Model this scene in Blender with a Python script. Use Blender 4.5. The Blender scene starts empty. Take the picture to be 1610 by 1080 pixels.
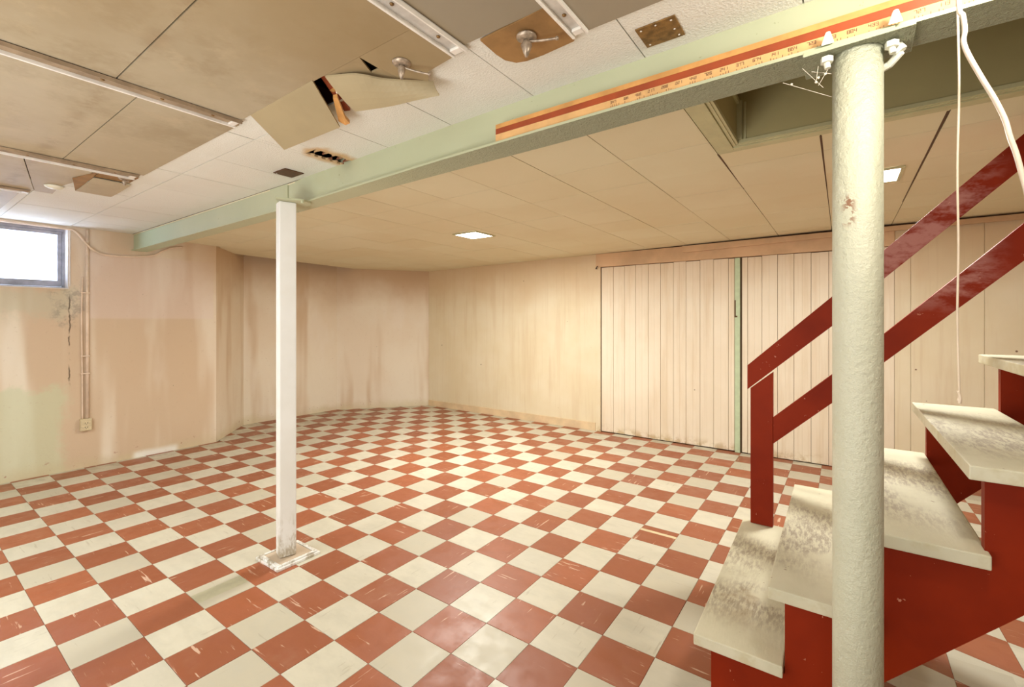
import bpy, bmesh, math, random
from mathutils import Vector, Matrix
random.seed(7)
C = bpy.context.scene
R = math.radians

# ---------------------------------------------------------------- camera, world, lights, exposure
TH = 0.6151
CAM = Vector((0, 0, 1.3554))
cam = bpy.data.cameras.new('camera'); co = bpy.data.objects.new('camera', cam)
C.collection.objects.link(co); C.camera = co
co.location = CAM; co.rotation_euler = (R(90), 0, TH)
cam.sensor_width = 36; cam.lens = 721 / 1610 * 36
cam.shift_x = -10 / 1610; cam.shift_y = -36.7 / 1610
cam.clip_start = 0.02
C.view_settings.view_transform = 'Standard'; C.view_settings.look = 'None'
C.view_settings.gamma = 1; C.view_settings.use_curve_mapping = False
C.view_settings.exposure = 0.28

W = bpy.data.worlds.new('World'); C.world = W; W.use_nodes = True
W.node_tree.nodes['Background'].inputs[0].default_value = (0.60, 0.74, 1.0, 1)
W.node_tree.nodes['Background'].inputs[1].default_value = 15.0

def lamp(name, kind, loc, power, col, size=0.1, rot=(0, 0, 0), sy=None):
    l = bpy.data.lights.new(name, kind); o = bpy.data.objects.new(name, l)
    l.energy = power; l.color = col
    if kind == 'AREA':
        l.size = size
        if sy: l.shape = 'RECTANGLE'; l.size_y = sy
    elif kind == 'POINT': l.shadow_soft_size = size
    o.location = loc; o.rotation_euler = rot; C.collection.objects.link(o); return o
WARM = (1.0, 0.99, 0.92)
lamp('bulb_light', 'POINT', (0.30, 1.06, 2.06), 14, (1.0, 0.96, 0.86), 0.05)
lamp('panel_light', 'AREA', (-2.88, 3.34, 2.13), 52, WARM, 0.27)
lamp('panel_light', 'AREA', (0.13, 3.36, 2.15), 30, WARM, 0.28)
lamp('fill_light', 'AREA', (-3.3, -0.9, 1.95), 50, (0.94, 1.0, 1.0), 1.6, (0, 0, 0))  # unseen fill area added over the left of the room
lamp('fill_light', 'AREA', (-0.2, -1.7, 1.6), 36, (0.95, 1.0, 1.0), 1.8, (R(84), 0, R(28)))  # added fill behind the camera, no fixture there
lamp('fill_light', 'AREA', (-1.6, -1.2, 0.5), 46, (0.95, 1.0, 1.0), 1.6, (R(155), 0, R(20)))  # added low up-light that brightens the ceiling

# ---------------------------------------------------------------- node helper
class Mat:
    def __init__(s, name):
        s.m = bpy.data.materials.new(name); s.m.use_nodes = True
        s.t = s.m.node_tree; s.b = s.t.nodes['Principled BSDF']
        g = s.new('ShaderNodeNewGeometry'); s.P = g.outputs['Position']
        x = s.new('ShaderNodeSeparateXYZ'); s.link(s.P, x.inputs[0])
        s.x, s.y, s.z = x.outputs
        s.nrm = g.outputs['Normal']
    def new(s, t): return s.t.nodes.new(t)
    def link(s, a, b): s.t.links.new(a, b)
    def put(s, v, inp):
        if isinstance(v, (int, float)): inp.default_value = v
        elif isinstance(v, (tuple, list)): inp.default_value = (tuple(v) + (1,))[:len(inp.default_value)]
        else: s.link(v, inp)
    def m_(s, op, a, b=0.0, c=0.0, clamp=False):
        n = s.new('ShaderNodeMath'); n.operation = op; n.use_clamp = clamp
        s.put(a, n.inputs[0]); s.put(b, n.inputs[1]); s.put(c, n.inputs[2]); return n.outputs[0]
    def add(s, a, b): return s.m_('ADD', a, b)
    def sub(s, a, b): return s.m_('SUBTRACT', a, b)
    def mul(s, a, b): return s.m_('MULTIPLY', a, b)
    def ab(s, a): return s.m_('ABSOLUTE', a)
    def ss(s, v, a, b, lo=0.0, hi=1.0):       # smoothstep
        n = s.new('ShaderNodeMapRange'); n.interpolation_type = 'SMOOTHSTEP'
        s.put(v, n.inputs[0]); n.inputs[1].default_value = a; n.inputs[2].default_value = b
        n.inputs[3].default_value = lo; n.inputs[4].default_value = hi; return n.outputs[0]
    def vec(s, sx=1, sy=1, sz=1, off=(0, 0, 0), src=None):
        n = s.new('ShaderNodeMapping'); s.link(src or s.P, n.inputs[0])
        n.inputs['Scale'].default_value = (sx, sy, sz); n.inputs['Location'].default_value = off
        return n.outputs[0]
    def noise(s, scale, det=3, rough=.5, v=None, dist=0):
        n = s.new('ShaderNodeTexNoise'); n.inputs['Scale'].default_value = scale
        n.inputs['Detail'].default_value = det; n.inputs['Roughness'].default_value = rough
        n.inputs['Distortion'].default_value = dist
        s.link(v or s.P, n.inputs['Vector']); return n.outputs['Fac']
    def voro(s, scale, v=None, feat='F1', out='Distance'):
        n = s.new('ShaderNodeTexVoronoi'); n.feature = feat; n.inputs['Scale'].default_value = scale
        s.link(v or s.P, n.inputs['Vector']); return n.outputs[out]
    def mix(s, f, a, b, mode='MIX'):
        n = s.new('ShaderNodeMix'); n.data_type = 'RGBA'; n.blend_type = mode
        s.put(f, n.inputs[0]); s.put(a, n.inputs[6]); s.put(b, n.inputs[7]); return n.outputs[2]
    def rect(s, u, v, u0, u1, v0, v1, soft=.02):
        f = s.mul(s.ss(u, u0 - soft, u0 + soft), s.ss(u, u1 + soft, u1 - soft))
        return s.mul(f, s.mul(s.ss(v, v0 - soft, v0 + soft), s.ss(v, v1 + soft, v1 - soft)))
    def col(s, v): s.put(v, s.b.inputs['Base Color']); return s
    def rough(s, v): s.put(v, s.b.inputs['Roughness']); return s
    def bump(s, h, dist=.002, st=1.0):
        n = s.new('ShaderNodeBump'); n.inputs['Distance'].default_value = dist; n.inputs['Strength'].default_value = st
        s.link(h, n.inputs['Height']); s.link(n.outputs[0], s.b.inputs['Normal']); return s
def lin(r, g, b):
    f = lambda c: ((c / 255 + .055) / 1.055) ** 2.4 if c > 10 else c / 255 / 12.92
    return (f(r), f(g), f(b))

def simple(name, c, rough=.5, metal=0, var=.08, scale=18, bump=0):
    m = Mat(name); n = m.noise(scale, 4, .6)
    m.col(m.mix(m.ss(n, .3, .7), tuple(x * (1 - var) for x in c), tuple(min(1, x * (1 + var)) for x in c)))
    m.rough(rough); m.b.inputs['Metallic'].default_value = metal
    if bump: m.bump(n, bump)
    return m.m

# floor tiles: colour per tile from the tile's cell, streaks run one way or the other from tile to tile
T = 0.2286; GX, GY = -1.5289, 1.1365
def tile_mat(name, ca, cb, cs, streak):
    m = Mat(name)
    cx = m.m_('FLOOR', m.mul(m.sub(m.x, GX), 1 / T)); cy = m.m_('FLOOR', m.mul(m.sub(m.y, GY), 1 / T))
    cc = m.new('ShaderNodeCombineXYZ'); m.link(cx, cc.inputs[0]); m.link(cy, cc.inputs[1])
    wn = m.new('ShaderNodeTexWhiteNoise'); m.link(cc.outputs[0], wn.inputs[0])
    sp = m.new('ShaderNodeSeparateColor'); m.link(wn.outputs['Color'], sp.inputs[0]); r1, r2, r3 = sp.outputs
    off = m.new('ShaderNodeVectorMath'); off.operation = 'ADD'; m.link(m.P, off.inputs[0]); m.link(wn.outputs['Color'], off.inputs[1])
    P2 = off.outputs[0]
    base = m.mix(r1, ca, cb); base = m.mix(m.mul(m.m_('GREATER_THAN', r3, .72), .5), base, tuple(c * k for c, k in zip(ca, (.72, .68, .62))))
    n = m.noise(6, 5, .65, m.vec(1, 2.2, 1, src=P2)); base = m.mix(m.mul(m.ss(n, .35, .7), .5), base, tuple(c * .78 for c in ca))
    a1 = m.noise(26, 3, .6, m.vec(.22, 2.4, 1, src=P2)); a2 = m.noise(26, 3, .6, m.vec(2.4, .22, 1, src=P2))
    sel = m.m_('GREATER_THAN', r2, .45)
    a = m.add(m.mul(a1, sel), m.mul(a2, m.sub(1, sel)))
    dens = m.noise(5, 2, .5, P2)
    st = m.mul(m.ss(a, .635, .68), m.ss(dens, .38, .58))
    base = m.mix(m.mul(st, streak), base, cs)
    # scuffs and worn patches
    w = m.noise(2.3, 5, .7); base = m.mix(m.mul(m.ss(w, .55, .75), .12), base, lin(196, 176, 150))
    # dirt along the walls' foot and round the post
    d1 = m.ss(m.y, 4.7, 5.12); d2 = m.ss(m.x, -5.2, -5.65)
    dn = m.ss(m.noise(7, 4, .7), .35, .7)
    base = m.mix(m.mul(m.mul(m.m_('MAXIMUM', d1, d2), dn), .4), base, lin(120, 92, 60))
    m.col(base)
    m.rough(m.add(m.ss(m.noise(9, 4, .6), .3, .7, .30, .48), m.mul(r3, .08)))
    m.b.inputs['Specular IOR Level'].default_value = .5
    m.bump(m.noise(14, 3, .6, P2), .0012, .5)
    return m.m
M = {}
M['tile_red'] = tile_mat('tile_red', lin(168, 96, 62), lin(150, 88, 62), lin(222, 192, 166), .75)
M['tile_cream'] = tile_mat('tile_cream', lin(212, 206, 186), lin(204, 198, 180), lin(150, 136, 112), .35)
M['olive_patch'] = simple('olive_patch', lin(184, 180, 152), .35)
M['grout'] = simple('grout', lin(104, 78, 58), .9)

def masonry():
    m = Mat('masonry_paint')
    n1 = m.noise(1.1, 4, .6); n2 = m.noise(4, 5, .65); n3 = m.noise(40, 3, .6)
    c = m.mix(m.ss(n1, .35, .65), lin(236, 225, 206), lin(232, 217, 196))
    # vertical drifts of paler and browner tone
    v = m.noise(2.2, 3, .55, m.vec(1, 1, .12)); c = m.mix(m.mul(m.ss(v, .48, .62), .8), c, lin(206, 178, 146))
    v2 = m.noise(2.6, 3, .55, m.vec(1, 1, .3, (7, 3, 1))); c = m.mix(m.mul(m.ss(v2, .55, .72), .5), c, lin(238, 228, 214))
    left = m.ss(m.x, -5.66, -5.685)
    # rectangle of pinker paint beside the window
    r = m.mul(m.rect(m.y, m.z, 1.17, 2.2, 1.37, 1.99, .012), left); c = m.mix(m.mul(r, .35), c, lin(232, 214, 210))
    # green patches
    ny = m.add(m.y, m.mul(m.sub(n2, .5), .3)); nz = m.add(m.z, m.mul(m.sub(n2, .5), .45))
    g = m.mul(m.rect(ny, nz, -3, 1.0, -.2, .78, .05), left)
    c = m.mix(m.mul(g, .6), c, lin(204, 212, 178))
    g2 = m.mul(m.rect(ny, nz, .2, 1.06, 1.38, 1.63, .05), left)
    c = m.mix(m.mul(g2, .5), c, lin(196, 196, 172))
    # grey grime round the window corner and dark cracks
    g3 = m.mul(m.rect(ny, nz, .93, 1.10, 1.3, 1.66, .04), left); c = m.mix(m.mul(m.mul(g3, m.ss(m.noise(12, 4, .7), .42, .6)), .5), c, lin(140, 130, 120))
    cl = m.add(1.043, m.mul(m.sub(m.noise(7, 3, .6), .5), .05))
    ck = m.mul(m.mul(m.ss(m.ab(m.sub(m.y, cl)), .0065, .003), m.rect(m.z, m.z, .78, 1.58, .78, 1.58, .05)), m.mul(left, m.ss(m.noise(9, 2, .5), .4, .5)))
    c = m.mix(m.mul(ck, .8), c, lin(84, 66, 50))
    # damp tide and salts at the foot
    dmp = m.mul(m.ss(m.add(m.z, m.mul(m.sub(n2, .5), .22)), .14, .0), .55); c = m.mix(dmp, c, lin(206, 190, 152))
    rust = m.mul(m.mul(m.ss(m.z, .16, .05), m.ss(m.noise(16, 4, .7), .60, .7)), .7); c = m.mix(rust, c, lin(160, 96, 74))
    salt = m.mul(m.rect(m.y, m.add(m.z, m.mul(m.sub(n2, .5), .05)), 1.5, 1.86, -.1, .055, .03), left); c = m.mix(salt, c, lin(238, 234, 224))
    # browner top under the ceiling, in the bay
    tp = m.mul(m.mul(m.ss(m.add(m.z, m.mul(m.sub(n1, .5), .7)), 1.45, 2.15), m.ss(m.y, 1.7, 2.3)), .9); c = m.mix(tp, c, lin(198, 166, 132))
    pit = m.mul(m.ss(m.voro(9), .05, .03), m.ss(n2, .5, .6)); c = m.mix(m.mul(pit, .7), c, lin(96, 80, 66))
    c = m.mix(m.mul(m.ss(m.noise(26, 4, .75), .6, .72), .22), c, lin(180, 150, 124))
    m.col(c).rough(.75).bump(m.add(m.mul(n2, .8), m.mul(n3, .25)), .006, .5)
    return m.m
M['masonry'] = masonry()

def boards(name, ca, cb, top=.6):
    m = Mat(name)
    n1 = m.noise(1.2, 4, .6); st = m.noise(9, 4, .6, m.vec(1, 1, .08)); st2 = m.noise(40, 3, .6, m.vec(1, 1, .03))
    c = m.mix(m.ss(n1, .35, .65), ca, cb)
    c = m.mix(m.mul(m.ss(st, .5, .7), .45), c, lin(216, 194, 160))
    c = m.mix(m.mul(m.ss(st2, .55, .7), .2), c, lin(206, 182, 148))
    tp = m.mul(m.ss(m.add(m.z, m.mul(m.sub(m.noise(1.6, 3, .5), .5), .8)), 1.45, 2.1), top); c = m.mix(tp, c, lin(206, 168, 124))  # browner towards the top: yellowing, plus shade painted into the colour
    ft = m.mul(m.mul(m.ss(m.z, .12, .0), m.ss(m.noise(8, 4, .7), .42, .62)), .7); c = m.mix(ft, c, lin(178, 146, 84))
    nail = m.ss(m.voro(4.2, m.vec(1, 0, 1)), .045, .03); c = m.mix(m.mul(nail, m.ss(m.noise(3, 2, .5), .5, .55)), c, lin(120, 88, 60))
    m.col(c).rough(.55).bump(m.add(st2, n1), .002, .4)
    return m.m
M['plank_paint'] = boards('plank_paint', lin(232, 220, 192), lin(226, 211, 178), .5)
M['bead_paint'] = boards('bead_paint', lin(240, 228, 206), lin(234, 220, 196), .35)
M['fascia'] = simple('fascia', lin(208, 172, 134), .6, var=.12, scale=3)
M['gap_dark'] = simple('gap_dark', lin(92, 66, 44), .9)
M['mint'] = simple('mint', lin(192, 208, 172), .5, var=.06)

def ceil_mat(name, ca, cb, dots, stain=False):
    m = Mat(name)
    n = m.noise(1.3, 4, .6); c = m.mix(m.ss(n, .35, .65), ca, cb)
    cx = m.m_('FLOOR', m.mul(m.add(m.x, .08), 1 / .43)); cy = m.m_('FLOOR', m.mul(m.sub(m.y, 1.41), 1 / .432))
    cc = m.new('ShaderNodeCombineXYZ'); m.link(cx, cc.inputs[0]); m.link(cy, cc.inputs[1])
    wn = m.new('ShaderNodeTexWhiteNoise'); m.link(cc.outputs[0], wn.inputs[0])
    c = m.mix(m.mul(wn.outputs['Value'], .28 if not stain else .14), c, tuple(x * k for x, k in zip(cb, (.94, .84, .70) if not stain else (.8, .8, .78))))
    v = m.voro(150); 
    if stain:
        d = m.add(m.ab(m.mul(m.add(m.x, 2.165), 1.0)), m.mul(m.ss(m.y, 1.3, 1.2), .1))
        d = m.add(d, m.mul(m.sub(m.noise(16, 4, .7), .5), .09))
        s1 = m.mul(m.ss(d, .12, .05), m.ss(m.y, 1.2, 1.27)); c = m.mix(m.mul(s1, .8), c, lin(204, 160, 92))
        s2 = m.mul(m.mul(m.ss(d, .045, .02), m.ss(m.y, 1.27, 1.33)), .9); c = m.mix(s2, c, lin(112, 50, 26))
    m.col(c).rough(.85)
    m.bump(m.add(m.mul(m.noise(110, 3, .7), 1.0), m.mul(v, .5)), dots, .6)
    return m.m
M['ceil_white'] = ceil_mat('ceil_white', lin(234, 232, 222), lin(230, 226, 214), .0035, True)
M['ceil_tan'] = ceil_mat('ceil_tan', lin(226, 218, 188), lin(222, 212, 180), .0006)

def board_brown():
    m = Mat('board_brown')
    n = m.noise(1.7, 5, .65); n2 = m.noise(9, 5, .7)
    c = m.mix(m.ss(n, .3, .7), lin(182, 168, 142), lin(166, 150, 122))
    c = m.mix(m.mul(m.ss(n2, .5, .75), .4), c, lin(196, 176, 144)); c = m.mix(m.mul(m.ss(m.noise(3.2, 5, .7, m.vec(1, 1, 1, (9, 1, 3))), .48, .66), .45), c, lin(142, 122, 92))
    gr = m.ss(m.x, -2.0, -3.2); c = m.mix(m.mul(gr, .45), c, lin(196, 180, 150))
    n3 = m.noise(1.3, 4, .6, m.vec(1, 1, 1, (4, 2, 0))); rs = m.mul(m.ss(m.add(m.x, m.mul(m.sub(n3, .5), 1.2)), -2.1, -1.1), .75); c = m.mix(rs, c, lin(152, 128, 88))
    gr2 = m.ss(m.x, -.98, -.9); c = m.mix(m.mul(gr2, .8), c, lin(150, 140, 122))
    e = m.mul(m.ss(m.ab(m.add(m.y, -.494)), .05, .0), .35); c = m.mix(m.mul(e, m.ss(n2, .4, .6)), c, lin(130, 104, 72))
    m.col(c).rough(.6).bump(n2, .002, .4); return m.m
M['board_brown'] = board_brown()
M['board_rust'] = simple('board_rust', lin(150, 112, 66), .65, var=.22, scale=9, bump=.002)
M['board_edge'] = simple('board_edge', lin(214, 196, 158), .7)
M['flap'] = simple('flap', lin(170, 153, 118), .6, var=.06, scale=3)

def green_paint():
    m = Mat('beam_green')
    n = m.noise(1.4, 4, .6); c = m.mix(m.ss(n, .3, .7), lin(188, 189, 156), lin(180, 183, 150))
    bl = m.ss(m.x, -4.2, -5.3); c = m.mix(m.mul(bl, .6), c, lin(180, 200, 170))
    sp = m.ss(m.noise(30, 3, .7), .68, .72); c = m.mix(m.mul(sp, .5), c, lin(140, 140, 100))
    m.col(c).rough(.5)
    dn = m.new('ShaderNodeSeparateXYZ'); m.link(m.nrm, dn.inputs[0])
    und = m.mul(m.ss(dn.outputs[2], -.3, -.8), m.ss(m.x, -2.4, -.6))
    m.bump(m.mul(m.noise(70, 4, .75), und), .03, 1.0)
    return m.m
M['beam_green'] = green_paint()
def post(name, ca, cb, chips, bd):
    m = Mat(name)
    n = m.noise(2.0, 4, .6); c = m.mix(m.ss(n, .3, .7), ca, cb)
    ch = m.ss(m.noise(22, 4, .7), chips, chips + .02); ch = m.m_('MAXIMUM', ch, m.mul(m.rect(m.x, m.z, .002, .024, 1.59, 1.66, .01), m.ss(m.noise(60, 3, .6), .48, .54))); c = m.mix(ch, c, lin(150, 110, 84))
    m.col(c).rough(.42)
    m.bump(m.add(m.noise(60, 4, .7), m.mul(m.noise(14, 3, .5), .4)), bd, .7)
    return m.m
M['post_green'] = post('post_green', lin(208, 206, 182), lin(196, 196, 170), .725, .008)
def wpost():
    m = Mat('post_white')
    n = m.noise(3, 4, .6); c = m.mix(m.ss(n, .3, .7), lin(240, 240, 236), lin(232, 231, 224))
    low = m.mul(m.mul(m.ss(m.z, .32, .0), m.ss(m.noise(18, 4, .7, m.vec(1, 1, .4)), .46, .62)), .75); c = m.mix(low, c, lin(150, 128, 84))
    m.col(c).rough(.4).bump(n, .002, .3); return m.m
M['post_white'] = wpost()
def red_paint():
    m = Mat('red_paint')
    n = m.noise(2.5, 4, .6); c = m.mix(m.ss(n, .3, .7), lin(146, 42, 5), lin(126, 32, 3))
    sp = m.ss(m.noise(40, 3, .7, m.vec(1, 1, 1)), .69, .71); c = m.mix(m.mul(sp, .7), c, lin(214, 150, 120))
    w = m.mul(m.rect(m.x, m.add(m.y, 0), .05, .5, 2.5, 2.9, .08), m.ss(m.z, 1.35, 1.5))
    wn = m.ss(m.noise(8, 4, .7, m.vec(1, 1, 2)), .38, .62); c = m.mix(m.mul(m.mul(w, wn), .55), c, lin(206, 150, 140))
    m.b.inputs['Specular IOR Level'].default_value = .16; m.col(c).rough(.55).bump(m.noise(26, 3, .6), .0015, .4); return m.m
M['red_paint'] = red_paint()
def tread():
    m = Mat('tread_paint')
    n = m.noise(3, 4, .6); c = m.mix(m.ss(n, .3, .7), lin(222, 216, 190), lin(208, 202, 174))
    mid = m.mul(m.ss(m.ab(m.sub(m.y, 2.12)), .46, .22), 1)
    gr = m.noise(30, 6, .75, m.vec(2.6, .6, 1)); g2 = m.noise(3.5, 3, .6)
    w = m.mul(mid, m.mul(m.ss(gr, .40, .60), m.ss(g2, .38, .58)))
    dn = m.new('ShaderNodeSeparateXYZ'); m.link(m.nrm, dn.inputs[0]); up = m.ss(dn.outputs[2], .5, .9)
    w = m.mul(w, up); c = m.mix(m.mul(w, .75), c, lin(150, 132, 112))
    br = m.mul(m.mul(m.mul(up, mid), m.ss(m.noise(4.5, 4, .7), .55, .7)), .5); c = m.mix(br, c, lin(150, 120, 72))
    pit = m.mul(m.ss(m.noise(30, 3, .7), .70, .73), .8); c = m.mix(pit, c, lin(140, 112, 82))
    side = m.mul(m.sub(1, up), m.ss(m.noise(9, 4, .7), .45, .65)); c = m.mix(m.mul(side, .45), c, lin(192, 176, 126))
    m.col(c).rough(.5).bump(m.add(m.mul(gr, 1.0), n), .003, .6); return m.m
M['tread_paint'] = tread()
M['metal'] = simple('metal', lin(204, 200, 192), .45, .25, .15, 14)
M['metal_brown'] = simple('metal_brown', lin(158, 136, 110), .5, .1, .2, 14)
M['metal_white'] = simple('metal_white', lin(236, 230, 220), .4)
M['rusty_metal'] = simple('rusty_metal', lin(134, 100, 54), .5, .3, .35, 45, .001)
M['dark_plate'] = simple('dark_plate', lin(86, 50, 22), .5, 0, .25, 45)
M['old_fitting'] = simple('old_fitting', lin(168, 150, 130), .35, .4, .35, 60, .001)
M['wood_gold'] = simple('wood_gold', lin(206, 150, 84), .55, 0, .15, 12)
M['wood_pale'] = simple('wood_pale', lin(218, 170, 112), .55, 0, .12, 12)
M['wood_red'] = simple('wood_red', lin(158, 70, 34), .45, 0, .15, 8)
M['wood_dark'] = simple('wood_dark', lin(96, 44, 20), .7, 0, .3, 12)
M['void'] = simple('void', lin(52, 34, 24), .95)
M['print'] = simple('print', lin(122, 84, 64), .6)
M['plate_white'] = simple('plate_white', lin(232, 230, 212), .4)
M['trim_olive'] = simple('trim_olive', lin(190, 184, 142), .5, var=.08, scale=8)
M['well_olive'] = simple('well_olive', lin(172, 160, 112), .6, var=.06, scale=2)
M['frame_blue'] = simple('frame_blue', lin(168, 170, 184), .55, var=.2, scale=10)
M['sill_white'] = simple('sill_white', lin(226, 222, 220), .5)
M['conduit'] = simple('conduit', lin(230, 208, 186), .5, var=.1, scale=10)
M['cable_white'] = simple('cable_white', lin(226, 208, 186), .4)
M['cord'] = simple('cord', lin(226, 206, 180), .7)
M['outlet'] = simple('outlet', lin(212, 196, 160), .45, var=.1, scale=60)
M['black'] = simple('black', lin(30, 26, 24), .5)
M['base_paint'] = simple('base_paint', lin(222, 196, 158), .5, var=.1, scale=5)
M['siding'] = simple('siding', lin(240, 240, 240), .7)
M['concrete'] = simple('concrete', lin(200, 180, 156), .85, var=.08, scale=3)
M['web'] = simple('web', lin(230, 220, 200), .8)
def emis(name, c, s):
    m = bpy.data.materials.new(name); m.use_nodes = True; b = m.node_tree.nodes['Principled BSDF']
    b.inputs['Base Color'].default_value = (1, 1, 1, 1)
    b.inputs['Emission Color'].default_value = c + (1,); b.inputs['Emission Strength'].default_value = s; return m
M['lamp_glow'] = emis('lamp_glow', (1, .97, .9), 9)
g = bpy.data.materials.new('glass'); g.use_nodes = True; b = g.node_tree.nodes['Principled BSDF']
b.inputs['Transmission Weight'].default_value = 1; b.inputs['Roughness'].default_value = 0; b.inputs['IOR'].default_value = 1.02
M['glass'] = g

# ---------------------------------------------------------------- mesh helpers
def BM(): return bmesh.new()
def box(bm, x0, x1, y0, y1, z0, z1, mi=0):
    return prism(bm, [(x0, y0), (x1, y0), (x1, y1), (x0, y1)], z0, z1, mi)
def prism(bm, poly, z0, z1, mi=0):            # z0/z1 number or function(x, y)
    f0 = z0 if callable(z0) else (lambda x, y: z0); f1 = z1 if callable(z1) else (lambda x, y: z1)
    return hull(bm, [Vector((x, y, f0(x, y))) for x, y in poly], [Vector((x, y, f1(x, y))) for x, y in poly], mi)
def prism_y(bm, poly, y0, y1, mi=0):          # polygon in x,z drawn out along y
    return hull(bm, [Vector((x, y0, z)) for x, z in poly], [Vector((x, y1, z)) for x, z in poly], mi)
def hull(bm, A, B, mi=0):
    a = [bm.verts.new(v) for v in A]; b = [bm.verts.new(v) for v in B]; n = len(a); fs = []
    fs.append(bm.faces.new(a[::-1])); fs.append(bm.faces.new(b))
    for i in range(n): fs.append(bm.faces.new((a[i], a[(i + 1) % n], b[(i + 1) % n], b[i])))
    for f in fs: f.material_index = mi
    return fs
def tube(bm, pts, r, n=8, caps=True):
    pts = [Vector(p) for p in pts]; rings = []; up = None
    for i, p in enumerate(pts):
        d = (pts[min(i + 1, len(pts) - 1)] - pts[max(i - 1, 0)]).normalized()
        if up is None: up = d.orthogonal().normalized()
        up = (up - d * up.dot(d)).normalized(); s = d.cross(up); rr = r[i] if isinstance(r, (list, tuple)) else r
        rings.append([bm.verts.new(p + (up * math.cos(a) + s * math.sin(a)) * rr) for a in [2 * math.pi * k / n for k in range(n)]])
    for A, B in zip(rings, rings[1:]):
        for k in range(n): bm.faces.new((A[k], A[(k + 1) % n], B[(k + 1) % n], B[k]))
    if caps: bm.faces.new(rings[0][::-1]); bm.faces.new(rings[-1])
def lathe(bm, c, prof, n=24):
    tube(bm, [(c[0], c[1], c[2] + z) for r, z in prof], [max(r, .0004) for r, z in prof], n)
def smooth_path(pts, k=6):
    pts = [Vector(p) for p in pts]; out = []
    for i in range(len(pts) - 1):
        p0, p1, p2, p3 = pts[max(i - 1, 0)], pts[i], pts[i + 1], pts[min(i + 2, len(pts) - 1)]
        for t in [j / k for j in range(k)]:
            out.append(.5 * ((2 * p1) + (p2 - p0) * t + (2 * p0 - 5 * p1 + 4 * p2 - p3) * t * t + (3 * p1 - p0 - 3 * p2 + p3) * t ** 3))
    out.append(pts[-1]); return out
def clip(poly, a, b, c):                      # keep a*x+b*y>=c
    out = []
    for i in range(len(poly)):
        p, q = poly[i], poly[(i + 1) % len(poly)]; dp = a * p[0] + b * p[1] - c; dq = a * q[0] + b * q[1] - c
        if dp >= 0: out.append(p)
        if dp * dq < 0: t = dp / (dp - dq); out.append((p[0] + (q[0] - p[0]) * t, p[1] + (q[1] - p[1]) * t))
    return out
def tagit(o, label=None, cat=None, group=None, kind=None):
    if label: o['label'] = label
    if cat: o['category'] = cat
    if group: o['group'] = group
    if kind: o['kind'] = kind
    return o
def obj(name, bm, mats, parent=None, label=None, cat=None, group=None, kind=None, smooth=False, bev=0):
    bmesh.ops.recalc_face_normals(bm, faces=bm.faces)
    if bev: bmesh.ops.bevel(bm, geom=[e for e in bm.edges if e.calc_face_angle(0) > .5], offset=bev, segments=2, affect='EDGES', profile=.6)
    me = bpy.data.meshes.new(name); bm.to_mesh(me); bm.free()
    for m in (mats if isinstance(mats, (list, tuple)) else [mats]): me.materials.append(M[m])
    if smooth:
        for p in me.polygons: p.use_smooth = True
    o = bpy.data.objects.new(name, me); C.collection.objects.link(o)
    vs = [v.co for v in me.vertices]
    base = Vector(((min(v.x for v in vs) + max(v.x for v in vs)) / 2, (min(v.y for v in vs) + max(v.y for v in vs)) / 2, min(v.z for v in vs)))
    me.transform(Matrix.Translation(-base)); o.location = base
    if parent: o.parent = parent; o.location = base - wloc(parent)
    return tagit(o, label, cat, group, kind)
def wloc(o):
    v = Vector(o.location)
    while o.parent: o = o.parent; v += Vector(o.location)
    return v
def thing(name, loc, label, cat, group=None, kind=None):
    o = bpy.data.objects.new(name, None); C.collection.objects.link(o); o.location = loc; o.empty_display_size = .1
    return tagit(o, label, cat, group, kind)

# ---------------------------------------------------------------- room outline
XL, YB, XR, YF = -5.69, 5.14, 2.4, -2.6
BAY = [(-5.69, 2.226), (-6.327, 2.794), (-6.26, 4.09), (-5.38, 5.14)]
def zc(x, y):                                  # height of the back ceiling, sagging towards the bay
    t = min(max((y - 1.5) / 3.64, 0), 1.05); return 2.190 - t * (0.060 - .011 * (max(min(x, 0), -6) + 5.3))
def clip_room(poly):
    y0 = min(p[1] for p in poly); ym = sum(p[1] for p in poly) / len(poly)
    poly = clip(poly, 0, -1, -YB)
    if ym < 2.226: return clip(poly, 1, 0, XL)
    for (x0, y0), (x1, y1) in zip(BAY, BAY[1:]):
        nx, ny = (y1 - y0), -(x1 - x0)
        # inside is to the +x side
        if nx < 0 or (nx == 0 and ny < 0): nx, ny = -nx, -ny
        poly = clip(poly, nx, ny, nx * x0 + ny * y0) if len(poly) > 2 else []
    return poly

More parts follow.
